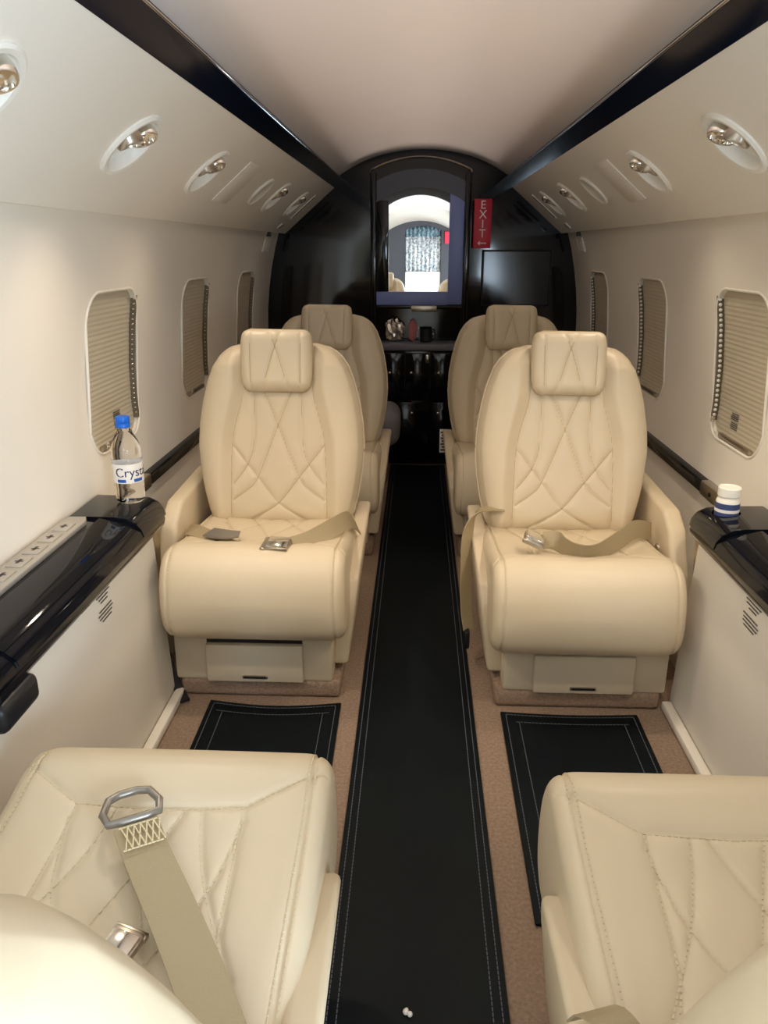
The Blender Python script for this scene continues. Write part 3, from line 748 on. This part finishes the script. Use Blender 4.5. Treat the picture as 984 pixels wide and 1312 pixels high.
S_NL = seat('cream seat facing the bulkhead with a long tan belt laid across its cushion', -0.320, 0.955, True, -1, 21.3, 0.0, 0.575)
S_NR = seat('cream seat facing the bulkhead with no belt on its cushion', 0.395, 0.930, True, 1, 22.5, 0.0, 0.50)
bpy.context.view_layer.update()
def loc(t, pts):
    M = t.matrix_world.inverted(); return [tuple(M @ Vector(p)) for p in pts]
def ldir(t, ds):
    M = t.matrix_world.inverted().to_3x3(); return [tuple(M @ Vector(p)) for p in ds]
def belt(t, pts, dirs, wd=0.045, th=0.0022, nm='lap_belt'):
    return ribbon(nm, loc(t, pts), [wd]*len(pts), ldir(t, dirs), th, BELT, t, 10)
def buckle(t, p, rz, tilt, parent, scale=1.0):
    M = Matrix.Translation(loc(t, [p])[0]) @ Matrix.Rotation(rz, 4, 'Z') @ Matrix.Rotation(tilt, 4, 'X') @ Matrix.Scale(scale, 4)
    bm = bm_box(-0.030, 0.030, -0.024, 0.024, -0.006, 0.008, 0.004, 2)
    b = from_bm('buckle', bm, NICKEL, parent, auto=40); b.matrix_local = M
    box('buckle_flap', -0.022, 0.026, -0.021, 0.021, 0.0085, 0.012, CHROME, b, 0.002) if False else None
    bm = bm_box(-0.020, 0.028, -0.021, 0.021, 0.007, 0.0125, 0.002, 2)
    o = from_bm('buckle_flap', bm, CHROME, parent, auto=40); o.matrix_local = M
    bm = bm_box(-0.034, -0.022, -0.026, 0.026, -0.004, 0.006, 0.002, 2)
    o = from_bm('buckle_bar', bm, NICKEL, parent, auto=40); o.matrix_local = M
    return b
# middle seat by the bottle
b = belt(S_ML, [(-0.585, 1.83, 0.36), (-0.545, 1.775, 0.385), (-0.47, 1.715, 0.384), (-0.405, 1.67, 0.380), (-0.355, 1.645, 0.386), (-0.315, 1.640, 0.395)],
         [(0, 1, .3), (0.4, 1, .2), (.5, 1, .1), (.5, 1, 0), (.3, 1, 0.1), (0, 1, 0.2)])
buckle(S_ML, (-0.315, 1.635, 0.404), R(-8), R(12), b)
belt(S_ML, [(-0.292, 1.640, 0.398), (-0.245, 1.690, 0.398), (-0.195, 1.765, 0.405), (-0.165, 1.83, 0.400), (-0.150, 1.90, 0.355)],
     [(-.3, .6, .7), (-.4, .5, .8), (-.4, .4, .9), (-.4, .2, 1), (-.5, .1, 1)])
tg = ribbon('belt_tongue', loc(S_ML, [(-0.50, 1.735, 0.397), (-0.455, 1.715, 0.399), (-0.42, 1.715, 0.400)]), [0.045, 0.044, 0.030], ldir(S_ML, [(.3, 1, .1)]*3), 0.004, TONGUE, b, 4)
# middle seat by the jar
b = belt(S_MR, [(0.300, 1.715, 0.398), (0.330, 1.70, 0.402), (0.345, 1.665, 0.402), (0.365, 1.640, 0.402), (0.395, 1.630, 0.402), (0.435, 1.655, 0.402), (0.485, 1.715, 0.402), (0.54, 1.79, 0.400), (0.60, 1.86, 0.37)],
         [(.1, .7, .5), (.2, .4, .8), (.1, -.3, 1), (0, -.5, 1), (0, -.45, 1), (-.2, -.2, 1), (-.3, 0, 1), (-.2, .2, 1), (0, .4, 1)])
buckle(S_MR, (0.278, 1.690, 0.405), R(80), R(22), b)
st_ = belt(S_MR, [(0.235, 1.93, 0.400), (0.195, 1.93, 0.402), (0.160, 1.905, 0.392), (0.139, 1.885, 0.345), (0.136, 1.86, 0.250), (0.138, 1.835, 0.160), (0.146, 1.815, 0.105)],
           [(0, 1, 0)]*2+[(.4, 1, 0)]+[(.8, .8, 0)]*4, 0.040, nm='hanging_strap')
cb = bm_box(0.133, 0.147, 1.790, 1.835, 0.060, 0.110, 0.004, 2)
for v in cb.verts: v.co = S_MR.matrix_world.inverted() @ v.co
from_bm('strap_clip', cb, DARK, st_, auto=40)
# near seat: long belt with grey tongue ring
pts = [(-0.332, 0.745, 0.391), (-0.303, 0.700, 0.387), (-0.248, 0.622, 0.379), (-0.199, 0.548, 0.373), (-0.160, 0.480, 0.372), (-0.135, 0.43, 0.38)]
b = belt(S_NL, pts, [(1, .55, 0)]*6, 0.052, 0.003)
d = Vector((-0.55, 1, 0)).normalized(); c0 = Vector((-0.346, 0.770, 0.394)); sd = Vector((1, .55, 0)).normalized()
ringp = [c0+sd*x+d*y for x, y in ((-.030, -.020), (-.034, 0.0), (-.024, .024), (-.010, .030), (.012, .030), (.026, .024), (.034, 0), (.030, -.020), (.014, -.022), (-.014, -.022))]
tube('belt_tongue', loc(S_NL, ringp), 0.0052, TONGUE, b, 8, True)
zz = []
for i in range(6):                                            # box-and-zigzag stitching at the belt end
    a = -0.020+i*0.0075
    p = Vector(pts[0])+Vector((0.016, -0.024, 0.001)); u = sd; v = -d
    zz += [[p+u*a-v*.022+Vector((0, 0, .0032)), p+u*(a+.0075)+Vector((0, 0, .0022))+v*.014], [p+u*(a+.0075)-v*.022+Vector((0, 0, .0032)), p+u*a+v*.014+Vector((0, 0, .0022))]]
for k in (-.023, .015): zz.append([p-u*.023-d*0+v*k+Vector((0, 0, .0028-k*.03)), p+u*.023+v*k+Vector((0, 0, .0028-k*.03))])
dashes('belt_stitching', [loc(S_NL, [tuple(q) for q in l]) for l in zz], BELTST, b, 0.0046, 0.0040, 0.0010)
buckle(S_NL, (-0.298, 0.592, 0.367), R(75), R(-8), b, 0.74)
pp = belt(S_NR, [(0.172, 0.555, 0.345), (0.178, 0.540, 0.372), (0.190, 0.515, 0.384), (0.212, 0.47, 0.37)], [(1, .3, 0)]*4, 0.040, nm='belt_end')

# ================================================================ floor coverings
def mat_obj(name, outline, label, cat, group=None, rows=(0.010, 0.024), zt=0.007):
    t = thing(name, label, cat, (sum(p[0] for p in outline)/len(outline), sum(p[1] for p in outline)/len(outline), 0), group=group)
    bm = prism(outline, 'z', 0.0005, zt, 0.002)
    from_bm('mat_body', rel(bm, t), RUNNER, t, auto=40)
    paths = []
    P = [Vector((p[0], p[1])) for p in outline]; n = len(P); c = sum(P, Vector((0, 0)))/n
    area_ = sum(P[i].x*P[(i+1) % n].y-P[(i+1) % n].x*P[i].y for i in range(n)); sg = 1 if area_ > 0 else -1
    for r_ in rows:
        ins = []
        for i in range(n):
            e1 = (P[i]-P[i-1]).normalized(); e2 = (P[(i+1) % n]-P[i]).normalized()
            n1 = Vector((-e1.y, e1.x))*sg; n2 = Vector((-e2.y, e2.x))*sg
            k = (n1+n2); k = k/max(0.2, k.dot(n1)); ins.append(P[i]+k*r_)
        ins.append(ins[0]); paths.append([(p.x-t.location.x, p.y-t.location.y, zt+0.0004) for p in ins])
    dashes('edge_stitching', paths, RSTITCH, t, 0.0085, 0.0062, 0.0010)
    return t
mat_obj('aisle_runner', [(-0.126, -0.6), (0.146, -0.6), (0.147, 3.80), (-0.127, 3.80)], 'long black leather runner down the middle of the aisle', 'runner')
curve = lambda x0, x1, y, dip, n=10: [(x0+(x1-x0)*i/n, y-dip*math.sin(math.pi*i/n)) for i in range(n+1)]
mat_obj('foot_mat', [(-0.165, 0.98)]+curve(-0.172, -0.492, 1.612, 0.020)+[(-0.482, 0.98)], 'black foot mat in front of the seat beside the water bottle', 'mat', 'black foot mats', (0.012, 0.040))
mat_obj('foot_mat', [(0.525, 0.98)]+curve(0.532, 0.210, 1.590, 0.008)+[(0.206, 0.98)], 'black foot mat in front of the seat beside the white jar', 'mat', 'black foot mats', (0.012, 0.040))

# ================================================================ small things
# water bottle
bz = 0.5075
wb = thing('water_bottle', 'clear plastic water bottle with blue cap and white label on black ledge', 'bottle', (CX-0.662, END[-1]-0.052, bz), (0, 0, R(18)))
lathe('bottle_body', [(0.012, 0.003), (0.026, 0.0), (0.0315, 0.006), (0.033, 0.016), (0.0315, 0.022), (0.033, 0.028), (0.0315, 0.034), (0.033, 0.040), (0.0325, 0.046), (0.0325, 0.095), (0.033, 0.100), (0.0315, 0.106), (0.033, 0.112), (0.032, 0.124), (0.028, 0.138), (0.021, 0.152), (0.0145, 0.162), (0.0130, 0.168), (0.0130, 0.178)], CLEAR, wb, 48, auto=60)
lathe('label', [(0.0329, 0.049), (0.0331, 0.049), (0.0331, 0.092), (0.0329, 0.092)], WHITEP, wb, 48, False, False)
bc = lathe('cap', [(0.0145, 0.170), (0.0155, 0.171), (0.0155, 0.178), (0.0150, 0.179), (0.0155, 0.180), (0.0155, 0.192), (0.0145, 0.194), (0.0005, 0.194)], BLUECAP, wb, 40, True, False)
TM = Matrix.Translation((0, 0, 0.073)) @ Matrix.Rotation(R(24), 4, 'Z')
text_mesh('label_name', 'Crystal', 0.029, mat('label_navy', srgb(34, 44, 84), 0.5), wb, TM, 0.0002, 'CENTER', 0.0333)
for a0, a1 in ((-42, -8), (22, 60)):
    V, F = [], []
    for i in range(9):
        a = R(a0+(a1-a0)*i/8); V += [(0.0334*math.sin(a), -0.0334*math.cos(a), 0.0515), (0.0334*math.sin(a), -0.0334*math.cos(a), 0.0585)]
    for i in range(8): F.append((2*i, 2*i+2, 2*i+3, 2*i+1))
    from_data('label_band', V, F, BLUEP, wb)
# white screw-top jar in the other cup holder
jr = thing('white_jar', 'small white screw-top jar with blue label in the black ledge holder', 'jar', (CX+0.660, END[1]-0.055, 0.4845), (0, 0, R(-10)))
lathe('jar_body', [(0.022, 0.0), (0.0245, 0.004), (0.0245, 0.048), (0.022, 0.055), (0.019, 0.058), (0.019, 0.066)], RING, jr, 36)
lathe('label', [(0.0248, 0.008), (0.0250, 0.008), (0.0250, 0.046), (0.0248, 0.046)], mat('jar_label', srgb(60, 74, 120), 0.5), jr, 36, False, False)
lathe('label_stripe', [(0.0252, 0.026), (0.0253, 0.026), (0.0253, 0.033), (0.0252, 0.033)], WHITEP, jr, 36, False, False)
cp = lathe('cap', [(0.0225, 0.060), (0.0235, 0.061), (0.0235, 0.078), (0.0220, 0.080), (0.0195, 0.080), (0.0190, 0.0785), (0.0005, 0.0785)], RING, jr, 36, True, False)
# black strap lying on the carpet
tag(ribbon('floor_strap', [(-0.632, 1.705, 0.22), (-0.622, 1.690, 0.12), (-0.604, 1.670, 0.055), (-0.578, 1.635, 0.020), (-0.552, 1.600, 0.008)], [0.016, 0.018, 0.022, 0.026, 0.024], [(1, .6, 0)]*5, 0.006, DARK), 'black strap hanging down to the carpet beside the side panel', 'strap')
# debris on the runner
bm = bmesh.new()
for dx, dy, r_ in ((0, 0, .0045), (.006, -.003, .004), (.001, .004, .003)):
    b2 = bmesh.new(); bmesh.ops.create_icosphere(b2, subdivisions=2, radius=r_); merge(bm, b2, Matrix.Translation((dx, dy, r_*0.8)))
o = from_bm('paper_scrap', bm, RING, None, smooth=True); o.location = (-0.003, 0.815, 0.007); tag(o, 'tiny crumpled white paper scrap on the black runner', 'scrap')
# grey upholstered stool beyond the far seat
so = thing('padded_stool', 'rounded grey padded stool at the foot of the black cabinet', 'stool', (-0.215, 3.62, 0))
from_bm('stool_cushion', rel(bm_box(-0.36, -0.075, 3.46, 3.78, 0.17, 0.345, 0.06, 5), so), GREYFAB, so, auto=60)
from_bm('stool_base', rel(bm_box(-0.345, -0.135, 3.48, 3.76, 0.0, 0.18, 0.02, 3), so), LEATHER, so, auto=60)
# placard on the far seat's aisle arm
tg_ = thing('hanging_tag', 'small silver printed tag at the rear end of a far seat aisle arm', 'tag', (0.113, 3.035, 0.315))
box('tag_card', -0.017, 0.017, -0.0015, 0.0015, -0.048, 0.048, RING, tg_, 0.0005)
bm = bmesh.new()
for q in range(7): bm_box(-0.013+0.004*(q % 2), 0.013-0.005*((q+1) % 2), -0.0022, -0.0014, -0.040+q*0.012, -0.033+q*0.012, bm=bm)
from_bm('tag_print', bm, INK, tg_)['kind'] = 'stuff'
# things in the niche
nt_ = thing('black_mug', 'small black mug standing in the galley niche', 'mug', (UX+0.035, 3.875, 0.612))
lathe('mug_body', [(0.026, 0), (0.030, 0.004), (0.031, 0.062), (0.027, 0.062), (0.026, 0.008), (0.0005, 0.008)], DARK, nt_, 24)
tube('mug_handle', [(0.029, -.005, 0.05), (0.044, -.008, 0.048), (0.048, -.009, 0.032), (0.043, -.008, 0.016), (0.029, -.005, 0.014)], 0.0035, DARK, nt_)
def crumple(name, c, size, m, label, cat):
    bm = bmesh.new(); bmesh.ops.create_icosphere(bm, subdivisions=3, radius=1)
    rnd = random.Random(3)
    for v in bm.verts:
        n = 1+0.22*math.sin(7*v.co.x+3*v.co.z)*math.cos(6*v.co.y-4*v.co.z)+rnd.uniform(-.06, .06)
        v.co = Vector((v.co.x*n*size[0], v.co.y*n*size[1], max(-1, v.co.z*n)*size[2]+size[2]))
    o = from_bm(name, bm, m, None); o.location = c; tag(o, label, cat); return o
crumple('foil_bag', (UX-0.120, 3.890, 0.612), (0.045, 0.022, 0.055), CHROME, 'crumpled silver foil bag in the galley niche', 'bag')
crumple('pink_pouch', (UX-0.030, 3.905, 0.612), (0.020, 0.012, 0.052), mat('pink_paper', srgb(205, 130, 130), 0.6), 'pink paper pouch behind the mug in the niche', 'pouch')

# ---------------------------------------------------------------- reading lamps in the cups (real light of the cabin)
for s in (-1, 1):
    for y in CUPS[s]:
        l = bpy.data.lights.new('reading_lamp', 'SPOT'); l.energy = 9.0 if y < 1.2 else (6.0 if y < 1.8 else (2.8 if y < 2.5 else 0.4)); l.color = (1.0, 0.84, 0.66); l.spot_size = R(70 if y < 1.2 else 150); l.spot_blend = 0.9; l.shadow_soft_size = 0.02
        o = bpy.data.objects.new('reading_lamp', l); COL.objects.link(o)
        M = panel_frame(s, y, 0.52); o.location = M @ Vector((0.013, 0, 0.030))
        o.rotation_euler = Vector((-s*0.25, 0.75 if y < 1.2 else -0.15, -1)).to_track_quat('-Z', 'Y').to_euler()
